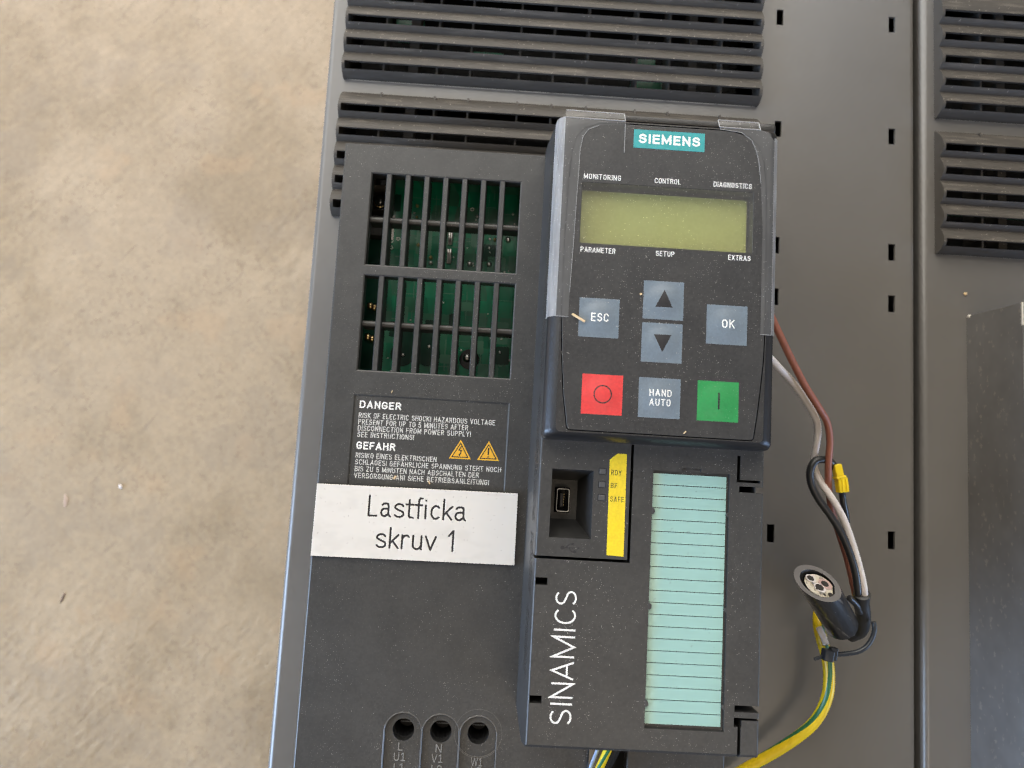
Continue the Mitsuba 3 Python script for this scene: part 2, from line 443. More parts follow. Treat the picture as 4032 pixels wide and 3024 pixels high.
def letter(c):
    """(stroke lines, width) of a narrow grotesque capital, one unit tall."""
    w, e, b = 0.46, 0.26, 0.72
    top, bot = (lambda a0, a1: arc(w / 2, b, w / 2, 1 - b, a0, a1, 9)), (lambda a0, a1: arc(w / 2, 1 - b, w / 2, 1 - b, a0, a1, 9))
    O = top(0, 180) + bot(180, 360) + [(w, b)]
    G = {
        'A': ([[(0, 0), (0.26, 1), (0.52, 0)], [(0.09, 0.30), (0.43, 0.30)]], 0.52),
        'B': ([[(0.22, 0.53)] + arc(0.24, 0.765, 0.20, 0.235, -90, 90, 7) + [(0, 1), (0, 0)] + arc(0.25, 0.265, 0.22, 0.265, -90, 90, 7) + [(0, 0.53)]], 0.47),
        'C': ([top(15, 180) + bot(180, 345)], w), 'D': ([[(0, 0), (0, 1)] + arc(0.2, 0.7, 0.27, 0.3, 90, 0, 7) + arc(0.2, 0.3, 0.27, 0.3, 0, -90, 7) + [(0, 0)]], 0.47),
        'E': ([[(0.40, 1), (0, 1), (0, 0), (0.40, 0)], [(0, 0.53), (0.36, 0.53)]], 0.40), 'F': ([[(0.39, 1), (0, 1), (0, 0)], [(0, 0.52), (0.34, 0.52)]], 0.38),
        'G': ([top(15, 180) + bot(180, 360) + [(w, 0.46), (0.25, 0.46)]], w), 'H': ([[(0, 0), (0, 1)], [(0.46, 0), (0.46, 1)], [(0, 0.53), (0.46, 0.53)]], 0.46),
        'I': ([[(0, 0), (0, 1)]], 0.0), 'K': ([[(0, 0), (0, 1)], [(0.45, 1), (0, 0.42)], [(0.14, 0.58), (0.48, 0)]], 0.48), 'L': ([[(0, 1), (0, 0), (0.37, 0)]], 0.37),
        'M': ([[(0, 0), (0, 1), (0.30, 0.15), (0.60, 1), (0.60, 0)]], 0.60), 'N': ([[(0, 0), (0, 1), (0.46, 0), (0.46, 1)]], 0.46), 'O': ([O], w), '0': ([O], w),
        'P': ([[(0, 0), (0, 1), (0.22, 1)] + arc(0.22, 0.74, 0.23, 0.26, 90, -90, 8) + [(0, 0.48)]], 0.45),
        'R': ([[(0, 0), (0, 1), (0.22, 1)] + arc(0.22, 0.75, 0.22, 0.25, 90, -90, 8) + [(0, 0.5)], [(0.24, 0.5), (0.46, 0)]], 0.46),
        'S': ([arc(w / 2, 0.745, w / 2 - 0.02, 0.255, 20, 215, 10) + arc(w / 2, 0.27, w / 2, 0.27, 45, -160, 11)], w), 'T': ([[(0, 1), (0.46, 1)], [(0.23, 1), (0.23, 0)]], 0.46),
        'U': ([[(0, 1)] + bot(180, 360) + [(w, 1)]], w), 'V': ([[(0, 1), (0.25, 0), (0.50, 1)]], 0.50), 'W': ([[(0, 1), (0.18, 0), (0.37, 0.95), (0.56, 0), (0.74, 1)]], 0.74),
        'X': ([[(0, 0), (0.46, 1)], [(0, 1), (0.46, 0)]], 0.46), 'Y': ([[(0, 1), (0.24, 0.45), (0.48, 1)], [(0.24, 0.45), (0.24, 0)]], 0.48), 'Z': ([[(0, 1), (0.43, 1), (0, 0), (0.44, 0)]], 0.44),
        '5': ([[(0.42, 1), (0.08, 1), (0.05, 0.56)] + arc(0.22, 0.31, 0.23, 0.31, 125, -160, 12)], 0.45), '1': ([[(0, 0.78), (0.2, 1), (0.2, 0)]], 0.2),
        '2': ([arc(0.22, 0.73, 0.22, 0.27, 165, -30, 10) + [(0, 0), (0.45, 0)]], 0.45), '3': ([arc(0.21, 0.76, 0.20, 0.24, 160, -80, 9) + arc(0.21, 0.26, 0.23, 0.26, 80, -160, 10)], 0.44),
        '!': ([[(0, 0.32), (0, 1)], [(0, 0), (0, 0.13)]], 0.0), ' ': ([], 0.12), '-': ([[(0, 0.45), (0.25, 0.45)]], 0.25)}
    if c == 'Ä':
        l, w_ = G['A']
        return l + [[(0.13, 1.2), (0.13, 1.32)], [(0.39, 1.2), (0.39, 1.32)]], w_
    return G[c]


def print_text(s, x, y, z, cap, width, weight=0.15, gap=0.21, depth=0.08):
    """Narrow printed capitals with an even stroke, the whole line stretched to the given width."""
    pen, lines = 0.0, []
    for k, c in enumerate(s):
        l, w = letter(c)
        lines += [[(pen + a, b) for a, b in q] for q in l]
        pen += w + gap + weight
    total = pen - gap - weight
    t = weight * cap
    sx, sy = (width - t) / total, cap - t
    g = shapely.union_all([sg.LineString([(x + t / 2 + a * sx, y + t / 2 + b * sy) for a, b in q]).buffer(t / 2, cap_style='square', join_style='mitre', mitre_limit=1.5, quad_segs=3) for q in lines])
    return prism(g, z, z + depth)


def ball(x, y, z, r, sz=1.0):
    m = trimesh.creation.icosphere(2, r)
    m.apply_scale([1, 1, sz])
    m.apply_translation([x, y, z])
    return m


def annulus(x, y, r0, r1):
    return sg.Point(x, y).buffer(r1, quad_segs=8).difference(sg.Point(x, y).buffer(r0, quad_segs=8))


# ---------------------------------------------------------------- setting
add('floor', trimesh.Trimesh([[-4000, -4000, 0], [4000, -4000, 0], [4000, 4000, 0], [-4000, 4000, 0]], [[0, 1, 2], [0, 2, 3]], process=False), 'concrete',
    label='sandy beige rough concrete floor under the drive', kind='structure')

def crumb(w, l, h, ang, x, y, seed):
    r = np.random.default_rng(seed)
    p = r.normal(size=(26, 3))
    p = p / np.linalg.norm(p, axis=1, keepdims=True) * r.uniform(0.75, 1.0, (26, 1)) * [w, l, h]
    p[:, 2] = np.abs(p[:, 2])
    return m3.Manifold.hull_points(p).rotate((0, 0, ang)).translate((x, y, 0.02))


add('plaster_crumb', crumb(1.7, 2.0, 2.2, 25, -262.9, -32.1, 1), 'white_wire', 40, 'small white crumb lying on the beige floor left of the name plate', 'crumb')
add('pink_flake', crumb(2.4, 6.0, 1.0, 4, -300.4, -44.5, 2), 'pink_flake', 40, 'pale pink flake lying on the beige floor near the left edge', 'flake')
add('dark_splinter', crumb(1.0, 5.0, 1.0, -18, -294.5, -111.1, 3), 'dark_splinter', 40, 'dark brown splinter lying on the beige floor at lower left', 'splinter')

# ---------------------------------------------------------------- the metal cased power module and its neighbour
PITCH = 11.55
BLOCKS = [(246.0, 5, 176.4), (170.2, 5, 109.4)]          # (top edge, rows, bottom edge)


def block_rows(top, n, bottom):
    """Per row, from above: (upper valley, slot top, slot bottom, lower valley)."""
    rows = []
    for k in range(n):
        yl = bottom + PITCH * (n - 1 - k)
        yu = top if k == 0 else yl + PITCH
        rows.append((yu, yl + 5.75, yl + 2.35, yl))
    return rows


def hump(rows, y, ends=(204.3, 206.0)):
    for k, (yu, st, sb, yl) in enumerate(rows):
        if yl <= y <= yu:
            lo = 208.0
            peak = yl + 4.6
            if y >= peak:
                a = ends[0] if k == 0 else lo
                t = (yu - y) / (yu - peak)
                return a + (211.4 - a) * math.sin(t * math.pi / 2) ** 0.9
            b = ends[1] if k == len(rows) - 1 else lo
            t = (y - yl) / (peak - yl)
            return b + (211.4 - b) * math.sin(t * math.pi / 2) ** 0.8
    return 204.0


def make_module(key, x0, x1, lx0, lx1, ribs, wide, slots, y0=-330, y1=330):
    r = 3.0
    a = np.linspace(0, np.pi / 2, 6)
    prof = [(x0, 2), (x1, 2)] + [(x1 - r + r * math.cos(t), 204 - r + r * math.sin(t)) for t in a] + [(x0 + r - r * math.sin(t), 204 - r + r * math.cos(t)) for t in a]
    m = along_y(prof, y0, y1) - mbox(x0 + 1.6, y0 + 1.6, 4, x1 - 1.6, y1 - 1.6, 202.6)
    for sx0, sy0, sx1, sy1 in slots:
        m -= mbox(sx0, sy0, 195, sx1, sy1, 210)
    for top, n, bottom in BLOCKS:
        m -= mbox(lx0 + 0.8, bottom + 0.6, 195, lx1 - 0.8, top - 0.6, 210)
    add(key + '__case', m, 'case_paint', 25)
    for top, n, bottom in BLOCKS:
        rows = block_rows(top, n, bottom)
        for xa in (lx0, lx1 - 1.3):
            ys = np.linspace(bottom, top, 150)
            add(key + '__louvre_end', along_x([(y, hump(rows, y)) for y in ys] + [(top, 200), (bottom, 200)], xa, xa + 1.3), 'slat_plastic', 25)
        edges = [(rows[0][0], rows[0][1])] + [(rows[k][2], rows[k + 1][1]) for k in range(n - 1)] + [(rows[-1][2], rows[-1][3])]
        for hi, lo in edges:
            ys = np.linspace(lo, hi, 26)
            zs = [hump(rows, y) - 0.02 for y in ys]
            th = 1.35
            under = [(y, max(z - th, 201.0)) for y, z in zip(ys[::-1], zs[::-1])]
            add(key + '__louvre_slat', along_x(list(zip(ys, zs)) + under, lx0 + 1.3, lx1 - 1.3), 'slat_plastic', 25)
        for x in ribs:
            add(key + '__rib', along_y([(x - 0.25, 194), (x + 0.25, 194), (x + 0.45, 208), (x - 0.45, 208)], bottom + 1, top - 1), 'slat_plastic')
        for xa, xb in wide:
            add(key + '__rib', box(xa, bottom + 1, 196, xb, top - 1, 205.2), 'slat_plastic')
        add(key + '__inner_tray', box(lx0 + 2, bottom + 2, 176, lx1 - 2, top - 2, 178), 'dark_inside')
    return m


SL = [(126.0, 126.0 + 3.3, y) for y in (219.1, 162.2, 105.0, 80.2, -28.9)] + [(181.3, 181.3 + 3.25, y) for y in (219.3, 162.2, 105.0, 80.2, -29.1)]
make_module('power_module', -88.9, 194.5, -80.6, 117.4, [-61.6, -36.6, -20.9, 2.2, 18.3, 34.6, 57.8, 73.4, 98.4], [(-50.4, -45.9), (83.4, 87.2)],
            [(a, y, b, y + 8.0) for a, b, y in SL])
tag('power_module', 'wide dark grey metal cased drive module with two louvre blocks, behind the keypad unit', 'power module')
for xa, ya, xb, yb in ((-14, 177, 6, 186), (58, 176, 74, 200), (-60, 205, -46, 216), (-22, 196, -6, 202), (58, 196, 70, 204)):
    add('power_module__inner_board', box(xa, ya, 190, xb, yb, 191.6), 'pcb')
make_module('adjacent_module', 197.4, 480.0, 203.6, 401.0, [224.0, 262, 300, 340], [(233.6, 237.6), (365, 369)], [])
tag('adjacent_module', 'second grey metal cased module at the right edge, with blue lit louvre ends', 'power module')
add('adjacent_module__inner_board', box(206, 134, 190, 260, 141, 191.6), 'pcb')
for x, y in ((217.8, 91.0),):
    add('sawdust_grain', ball(x, y, 204.5, 0.8, 0.6), 'wood', True, 'pale yellow sawdust grain lying on the flat grey metal at far right', 'sawdust')

# sheet metal bracket standing on the neighbour module
bk = m3.Manifold.batch_hull([mbox(218.6, -165, 204.05, 219.4, 80.4, 204.4), mbox(222.4, -165, 234.2, 223.2, 80.4, 235.2)])
add('metal_bracket__flank', bk, 'sheet_metal')
add('metal_bracket__top', mbox(223.2, -165, 233.4, 300, 80.4, 235.2), 'sheet_metal')
add('metal_bracket__raw_corner', rounded_box(218.3, 79.2, 204.1, 220.1, 80.9, 206.3, 0.5), 'raw_edge', 40)
add('metal_bracket__cut_edge', rounded_box(222.2, 70.5, 234.4, 223.0, 80.7, 235.6, 0.3), 'raw_edge', 40)
tag('metal_bracket', 'scratched dark sheet metal bracket standing at the right edge of the picture', 'bracket')

# ---------------------------------------------------------------- front cover with vents, warning text and terminal holes
ZP = 239.0
cover = sg.Polygon([(-69.4, -200), (97.9, -200), (97.9, 130.3), (-69.2, 130.2)]).buffer(-0.8).buffer(0.8, quad_segs=4)
vents = [rect(-57.0, 78.5, 5.4, 117.7), rect(-56.8, 34.4, 5.4, 73.9)]
term_x = (-28.25, -13.65, 1.0)
opening = rect(44.6, -180, 59.4, -100)
holes = [sg.Point(x, -105.6).buffer(4.2, quad_segs=12) for x in term_x]
stad = [shapely.union_all([sg.Point(x, -105.9).buffer(7.0, quad_segs=12), rect(x - 7.0, -180, x + 7.0, -105.9)]) for x in term_x]
frame = rect(-56.9, 23.9, 5.5, -14)
recess = shapely.union_all(stad + [frame])
stads = shapely.union_all(stad)
upper = cover.difference(shapely.union_all(vents + [opening] + holes + [recess]))
lower = cover.difference(shapely.union_all(vents + [opening] + holes))
add('front_cover__panel', [prism(lower.difference(stads), 233.2, 238.45), prism(lower.intersection(stads), 233.2, 237.5), prism(upper.difference(stads), 237.4, ZP, 0.5, False),
                           prism(cover.difference(cover.buffer(-2)), 204.1, 233.2, 0, False)], 'grey_plastic')
for v, cy in zip(vents, (98.9, 54.3)):
    b = v.bounds
    for k in range(7):
        x = -49.87 + 7.95 * k
        add('front_cover__vent_bar', along_y([(x - 1.25, 229.5), (x + 1.25, 229.5), (x + 1.18, 238.4), (x + 0.85, 238.85), (x - 0.85, 238.85), (x - 1.18, 238.4)], b[1], b[3]), 'grey_plastic')
    a = np.linspace(0, np.pi, 9)
    add('front_cover__cross_bar', along_x([(cy - 1.35, 228.5), (cy + 1.35, 228.5)] + [(cy + 1.3 * math.cos(t), 235 + 1.0 * math.sin(t)) for t in a], b[0], b[2]), 'grey_plastic', 30)
TXT = [('DANGER', 18.9, 3.05, 16.9, True), ('RISK OF ELECTRIC SHOCK! HAZARDOUS VOLTAGE', 14.9, 2.05, 55.4, False), ('PRESENT FOR UP TO 5 MINUTES AFTER', 12.25, 2.05, 44.6, False),
       ('DISCONNECTION FROM POWER SUPPLY!', 9.7, 2.05, 45.8, False), ('SEE INSTRUCTIONS!', 7.1, 2.05, 22.9, False), ('GEFAHR', 2.25, 3.1, 15.7, True),
       ('RISIKO EINES ELEKTRISCHEN', -1.25, 2.0, 32.6, False), ('SCHLAGES! GEFÄHRLICHE SPANNUNG STEHT NOCH', -3.95, 2.0, 58.9, False),
       ('BIS ZU 5 MINUTEN NACH ABSCHALTEN DER', -6.65, 2.0, 50.1, False), ('VERSORGUNG AN! SIEHE BETRIEBSANLEITUNG!', -9.35, 2.0, 54.3, False)]
for s, y, cap, w, bold in TXT:
    add('front_cover__warning_text', print_text(s, -54.9, y, 238.43, cap + (0 if bold else 0.1), w, 0.19 if bold else 0.122, 0.13 if bold else 0.19), 'white_print' if bold else 'pale_print')
for k, (xa, xb, xm) in enumerate(((-17.4, -8.45, -12.95), (-6.0, 3.0, -1.52))):
    t = sg.Polygon([(xa, 0.55), (xb, 0.6), (xm, 8.45)])
    p = add('front_cover__warning_triangle', prism(t, 238.42, 238.50), 'amber_print')
    band = t.buffer(-0.55, join_style='mitre')
    add(p + '__border', prism(band.difference(band.buffer(-0.38, join_style='mitre')), 238.46, 238.54), 'black_print')
    if k == 0:
        sym = strokes([[(xm + 0.35, 5.6), (xm - 0.55, 4.1), (xm + 0.5, 4.0), (xm - 0.1, 2.2)]], 0.42).union(sg.Polygon([(xm - 0.6, 2.5), (xm + 0.55, 2.9), (xm - 0.25, 1.6)]))
    else:
        sym = strokes([[(xm, 5.4), (xm, 3.0)]], 0.55).union(sg.Point(xm, 2.05).buffer(0.3))
    add(p + '__symbol', prism(sym, 238.46, 238.54), 'black_print')
for x, names in zip(term_x, (('L', 'U1', 'L1'), ('N', 'V1', 'L2'), ('', 'W1', 'L3'))):
    for s, y, w in zip(names, (-113.4, -117.2 if names[0] else -117.8, -121.2), (1.6, 4.4, 4.0)):
        if s:
            add('front_cover__terminal_marking', flat_text(s, x - w / 2 - (0.8 if names[0] else 0), y, 237.45, 3.0, w if len(s) > 1 else None, False, 0.45), 'embossed')
    c = trimesh.creation.cylinder(3.4, 3, sections=24)
    c.apply_translation([x, -105.6, 222])
    sc = add('front_cover__terminal_screw', c, 'dark_steel', 40)
    add(sc + '__slot', [box(x - 2.9, -106.1, 223.5, x + 2.9, -105.5, 223.7), box(x - 2.6, -107.4, 223.5, x + 2.6, -107.0, 223.62)], 'steel')
    add('front_cover__terminal_socket', prism(annulus(x, -105.6, 4.0, 4.6), 214, 233.3), 'dark_inside')
for g in stad:
    add('front_cover__terminal_rim', prism(g.buffer(0.55).difference(g).intersection(rect(-60, -180, 60, 0)), 238.8, 239.22, 0.2, rise=1.0), 'rim_plastic')
add('front_cover__scratch_ring', prism(annulus(1.0, -105.3, 9.15, 9.3), 238.9, 239.04), 'rim_plastic')
add('front_cover__scratch_ring', prism(sg.Point(1.0, -105.3).buffer(9.2, quad_segs=12).boundary.buffer(0.11).intersection(stad[2]), 237.45, 237.56), 'rim_plastic')
tag('front_cover', 'dark grey plastic front cover with two green backed vent grilles and a danger text', 'cover')

# ---------------------------------------------------------------- green circuit board behind the vents
ZB = 216.0
add('circuit_board__board', box(-50.5, 25, ZB - 1.6, 12, 125, ZB), 'pcb')
add('circuit_board__board_edge', box(-64, 25, ZB - 1.6, -50.6, 96, ZB), 'pcb_dark')
add('circuit_board__side_block', box(-64, 96.5, ZB - 6, -52.5, 105.5, ZB + 5), 'dark_seam')
for k, (x, y, w, h) in enumerate(((-49, 113.5, 3, 8), (-36, 96, 7, 11), (-12, 100, 6, 9), (-7, 93, 7, 8), (-3, 88, 8, 7), (-27, 97, 4, 12), (-20, 60, 5, 9), (-9, 62, 6, 7), (0, 57, 8, 10), (-31, 55, 4, 12),
                                   (-15, 68, 9, 4), (-9, 50, 5, 6), (2, 47, 6, 8), (-42, 62, 2.4, 9), (-22, 44, 7, 4), (-47, 56, 3, 7), (-4, 39, 9, 6))):
    add('circuit_board__copper_area', prism(rrect(x - w / 2, y - h / 2, x + w / 2, y + h / 2, 0.8), ZB, ZB + 0.08), 'pcb_pale' if k % 3 else 'pcb_dark')
for x, y, r in ((-12.8, 109.4, 0.8), (-15.0, 87.6, 1.25), (-6.25, 87.8, 1.2), (1.6, 99.6, 1.3), (-32.4, 86.9, 1.0), (-41.8, 44.6, 0.9), (-30.5, 49.0, 0.9), (-13.5, 44.9, 1.9)):
    add('circuit_board__solder_joint', ball(x, y, ZB + 0.2, r, 0.8), 'solder', True)
for x, y, r in ((-40.1, 112.6, 0.8), (-32.5, 89.2, 0.9), (-38.4, 94.7, 0.8), (-4.3, 99.3, 0.8), (-40.0, 107.4, 0.6)):
    add('circuit_board__brass_pin', ball(x, y, ZB + 0.3, r, 1.2), 'brass', True)
for k in range(46):
    add('circuit_board__solder_joint', ball(rng.uniform(-49, 8), rng.choice((rng.uniform(36, 72), rng.uniform(80, 116))), ZB + 0.1, rng.uniform(0.3, 0.6), 0.6), 'solder', True)
for x, y in ((-15.3, 112.7), (-47.6, 97.0), (-50.4, 92.9), (-50.5, 95.8)):
    add('circuit_board__via', prism(annulus(x, y, 0.5, 0.85), ZB, ZB + 0.12), 'white_print')
tracks = []
for k in range(70):
    x, y = rng.uniform(-50, 8), rng.uniform(34, 118)
    l, w = rng.uniform(3, 14), rng.uniform(0.25, 0.6)
    tracks.append(prism(rect(x, y, x + (l if k % 2 else w), y + (w if k % 2 else l)), ZB, ZB + 0.05))
add('circuit_board__tracks', tracks, 'pcb_pale', kind='stuff')
add('circuit_board__jumper', prism(rrect(-51.2, 96.2, -49.7, 107.4, 0.5), ZB, ZB + 0.5), 'white_print')
for y0, y1 in ((95.5, 102.5), (87.0, 93.5)):
    for dx in (-0.55, 0.55):
        add('circuit_board__metal_lead', tube([(-24.3 + dx, y0, ZB + 0.6), (-24.2 + dx, (y0 + y1) / 2, ZB + 0.9), (-24.5 + dx, y1, ZB + 0.4)], 0.62, 10)[0], 'solder', True)
for x, y, r in ((-36.3, 52.5, 7.0), (-42.0, 45.0, 5.2), (-31.0, 46, 5.6), (-12.5, 44.5, 4.4)):
    c = trimesh.creation.cylinder(r, 0.5, sections=40)
    c.apply_translation([x, y, ZB + 0.3])
    add('circuit_board__dark_disc', c, 'pcb_dark' if r > 5 else 'gloss_black', 40)
add('circuit_board__glass_lamp', [ball(-56.2, 112.6, ZB + 3, 3.2, 0.9)], 'gloss_black', True)
add('circuit_board__glass_lamp', tube(spline([(-58.9, 111.6, ZB + 5), (-57.8, 109.8, ZB + 5.4), (-55.6, 109.2, ZB + 5.4), (-53.8, 110.2, ZB + 5)]), 0.35, 8)[0], 'brass', True)
for y in (65.2, 51.2):
    add('circuit_board__screw_head', [ball(-56.6 + dx, y + dy, ZB + 1.2, 1.5, 0.7) for dx, dy in ((-1.0, 0.3), (0.9, -0.3))], 'brass', True)
tag('circuit_board', 'glossy green circuit board with solder joints seen through the vent grilles', 'circuit board')

# ---------------------------------------------------------------- engraved name plate
add('name_plate__core', prism(sg.Polygon([(-69.2, -40.75), (11.45, -40.3), (11.35, -11.75), (-69.0, -12.2)]), 239.02, 240.3), 'black_print')
plate = sg.Polygon([(-69.1, -40.6), (11.4, -40.15), (11.3, -11.9), (-68.9, -12.3)])


def stroke_word(x_of, base):
    """Round pen engraving letters: (kind, left, right)."""
    X, C = 5.1, 7.75
    L = []
    for ch, a, b in x_of:
        w, c = b - a, (a + b) / 2
        B = base
        if ch == 'L':
            L += [[(a, B + C), (a, B), (b, B)]]
        elif ch == 'a':
            L += [[(a + 0.25, B + X - 0.7), (a + 0.9, B + X - 0.1), (c, B + X), (b - 0.95, B + X - 0.25), (b - 0.75, B + X - 1.2), (b - 0.75, B + 0.9), (b, B)],
                  [(b - 0.75, B + 3.0)] + arc(c - 0.45, B + 1.5, w * 0.39, 1.5, 80, 280) + [(b - 0.75, B + 1.0)]]
        elif ch == 's':
            L += [arc(c, B + X - 1.25, w * 0.46, 1.25, 25, 200, 12) + [(c, B + X / 2 + 0.05)] + arc(c, B + 1.25, w * 0.5, 1.25, 60, -155, 14)]
        elif ch == 't':
            L += [[(c - 0.2, B + C - 0.9), (c - 0.2, B + 0.8), (c + 0.1, B + 0.15), (b, B)], [(a, B + X), (b, B + X)]]
        elif ch == 'f':
            L += [[(b, B + C), (c + 0.4, B + C), (c, B + C - 0.8), (c, B)], [(a, B + X), (b, B + X)]]
        elif ch == 'i':
            L += [[(c, B), (c, B + X)], [(c, B + 7.0), (c, B + 7.05)]]
        elif ch == 'c':
            L += [arc(c + 0.1, B + X / 2, w * 0.52, X / 2, 48, 312, 18)]
        elif ch == 'k':
            L += [[(a, B), (a, B + C)], [(b, B + X), (a, B + 1.7)], [(a + 1.0, B + 2.7), (b, B)]]
        elif ch == 'r':
            L += [[(a, B), (a, B + X)], [(a, B + X - 1.3), (a + 0.8, B + X - 0.2), (b - 0.5, B + X), (b, B + X - 0.5)]]
        elif ch == 'u':
            L += [[(a, B + X)] + arc(c - 0.1, B + 1.5, w / 2 - 0.1, 1.5, 180, 330) + [(b - 0.1, B + 1.5)], [(b, B + X), (b, B)]]
        elif ch == 'v':
            L += [[(a, B + X), (c, B), (b, B + X)]]
        elif ch == '1':
            L += [[(a, B + C - 2.0), (b, B + C), (b, B)]]
    return strokes(L, 0.82)


word = stroke_word([('L', -47.6, -44.5), ('a', -42.6, -39.1), ('s', -37.4, -33.8), ('t', -32.9, -30.0), ('f', -29.2, -26.6), ('i', -25.6, -24.6), ('c', -22.8, -19.4), ('k', -17.9, -14.6), ('a', -13.1, -9.2)], -23.75)
word = word.union(stroke_word([('s', -43.7, -40.1), ('k', -38.4, -35.2), ('r', -33.6, -31.1), ('u', -29.3, -26.0), ('v', -24.3, -20.3), ('1', -15.2, -13.5)], -35.9))
add('name_plate__face', prism(plate.difference(word), 240.3, 240.75, 0.06, False), 'white_laminate')
tag('name_plate', 'white engraved name plate reading Lastficka skruv 1, stuck under the danger text', 'name plate')

# ---------------------------------------------------------------- control unit
ZC = 304.0
prof_yz = [(-94, 205), (-94, 240), (-91.5, 283), (-86.2, 302.4), (-85.0, ZC), (112, ZC), (118, 290), (131, 244), (131, 205)]
a = np.linspace(0, np.pi / 2, 5)
prof_xz = [(15.2, 205), (87.1, 205)] + [(87.1 - 0.5 + 0.5 * math.cos(t), ZC - 0.5 + 0.5 * math.sin(t)) for t in a] + [(15.2 + 0.8 - 0.8 * math.sin(t), ZC - 0.8 + 0.8 * math.cos(t)) for t in a]
cu = along_x(prof_yz, 15.2, 87.1) ^ along_y(prof_xz, -95, 132)
cu -= mbox(15.2 + 1.6, -200, 200, 45.9, -60, 262)                     # room under the unit for the wires
# usb pocket with sloping walls
cu -= m3.Manifold.batch_hull([mbox(19.4, -22.4, ZC, 32.6, -0.9, ZC + 1), mbox(20.4, -17.6, 288, 29.5, -4.6, 288.2)])
cu -= mbox(21.9, -15.5, 280, 27.0, -7.1, 293)
cuts = [mbox(44.3, -28.9, 297, 45.2, 8, 310), mbox(14, -29.1, 297, 45.2, -28.2, 310),
        mbox(15.9, -37.2, 294, 19.6, -34.9, 310), mbox(15.9, -72.8, 294, 19.6, -70.5, 310),
        mbox(51.6, -78.6, 302.6, 76.2, 0.35, 310), mbox(60.7, 0.0, 303.1, 67.0, 1.55, 310),
        mbox(78.5, -1.25, 296, 79.55, 6.4, 310), mbox(78.5, -2.0, 298, 86.0, -1.2, 310), mbox(79.3, -5.15, 284, 84.35, -3.25, 310), mbox(84.8, -5.2, 262, 88, -3.3, 310),
        mbox(79.4, -72.5, 292, 88, -70.5, 310), mbox(79.3, -74.9, 296, 88, -74.2, 310), mbox(79.3, -76.9, 296, 81.7, -74.2, 310), mbox(80.5, -90, 296, 81.5, -76.8, 310)]
for c in cuts:
    cu -= c
# the ribbed bands along the left flank
for y0, y1, z0, z1 in ((62, 107, 262, 300), (29, 61, 258, 298), (-19, 24, 252, 296), (-43, -23, 250, 294), (-70, -48, 246, 290)):
    for z in (z1 - 4.0, z1 - 9.5, z1 - 15.0):
        cu -= mbox(15.0, y0, z, 15.9, y1, z + 2.2)
add('control_unit__housing', cu, 'grey_plastic')
add('control_unit__button_catch', rounded_box(79.75, -0.95, 297, 86.9, 6.2, 303.6, 0.4), 'grey_plastic', 40)
for b_ in ((15.92, -37.18, 294.05, 19.58, -34.92, 294.3), (15.92, -72.78, 294.05, 19.58, -70.52, 294.3), (79.32, -5.13, 284.05, 84.33, -3.27, 284.3), (79.42, -72.48, 292.05, 86.9, -70.52, 292.3)):
    add('control_unit__slot_lining', box(*b_), 'dark_inside')
# usb socket
u = prism(rrect(22.3, -15.1, 26.6, -7.4, 0.7).difference(rrect(22.62, -14.78, 26.28, -7.72, 0.5)), 283, 291.4, 0.1)
sock = add('control_unit__usb_port', u, 'steel')
add(sock + '__tongue', rounded_box(23.5, -13.6, 281.2, 24.8, -8.9, 290.0, 0.3), 'black_print', 40)
for y in (-12.9, -12.0, -11.1, -10.2, -9.4):
    add(sock + '__contact', box(24.85, y - 0.2, 282, 25.0, y + 0.2, 289.6), 'brass')
add(sock + '__well', box(21.9, -15.5, 280.1, 27.0, -7.1, 280.3), 'dark_inside')
sym = strokes([[(24.0, -25.45), (28.8, -25.3)], [(24.9, -25.4), (26.0, -24.2), (27.0, -24.15)], [(25.8, -25.35), (26.7, -26.5), (27.6, -26.5)]], 0.3)
sym = shapely.union_all([sym, sg.Point(23.8, -25.45).buffer(0.62), sg.Point(27.0, -24.15).buffer(0.38), rect(27.3, -26.9, 28.2, -26.1), sg.Polygon([(28.6, -25.8), (29.5, -25.3), (28.6, -24.8)])])
add('control_unit__usb_symbol', prism(sym, 303.95, 304.06), 'black_print')
for k, y in enumerate((-0.95, -5.1, -9.2)):
    f = rrect(34.15, y - 1.15, 36.75, y + 1.15, 0.25)
    p = add('control_unit__status_lamp', prism(f.buffer(-0.34), 303.9, 304.15, 0.15), 'led_clear')
    add(p + '__rim', prism(f.difference(f.buffer(-0.34)), 303.9, 304.09), 'dark_inside')
yl = sg.Polygon([(40.0, 4.95), (42.95, 4.95), (43.15, -27.2), (37.75, -27.0), (37.55, 2.9)])
p = add('control_unit__lamp_label', prism(yl, 303.95, 304.12), 'yellow_print')
for s, y, w in (('RDY', -1.95, 3.25), ('BF', -6.05, 2.05), ('SAFE', -10.3, 4.3)):
    add(p + '__lettering', print_text(s, 38.2, y, 304.1, 1.65, w, 0.12, 0.25), 'black_print')
# labelling strip window: 21 tear-off strips
h = 77.1 / 21
for k in range(21):
    y = -0.48 - h * k
    add('control_unit__label_strip', prism(rect(51.85, y - h + 0.11, 75.45, y - 0.11), 302.62, 303.0), 'teal_paper')
for y in (-12.5, -42.0, -71.3):
    for x, sgn in ((51.65, 1), (76.15, -1)):
        tab = sg.Point(x, y).buffer(1.0 if sgn > 0 else 0.75, quad_segs=8).intersection(rect(51.6, -80, 76.2, 2))
        add('control_unit__label_tab', prism(tab, 303.0, 303.95, 0.1), 'grey_plastic')
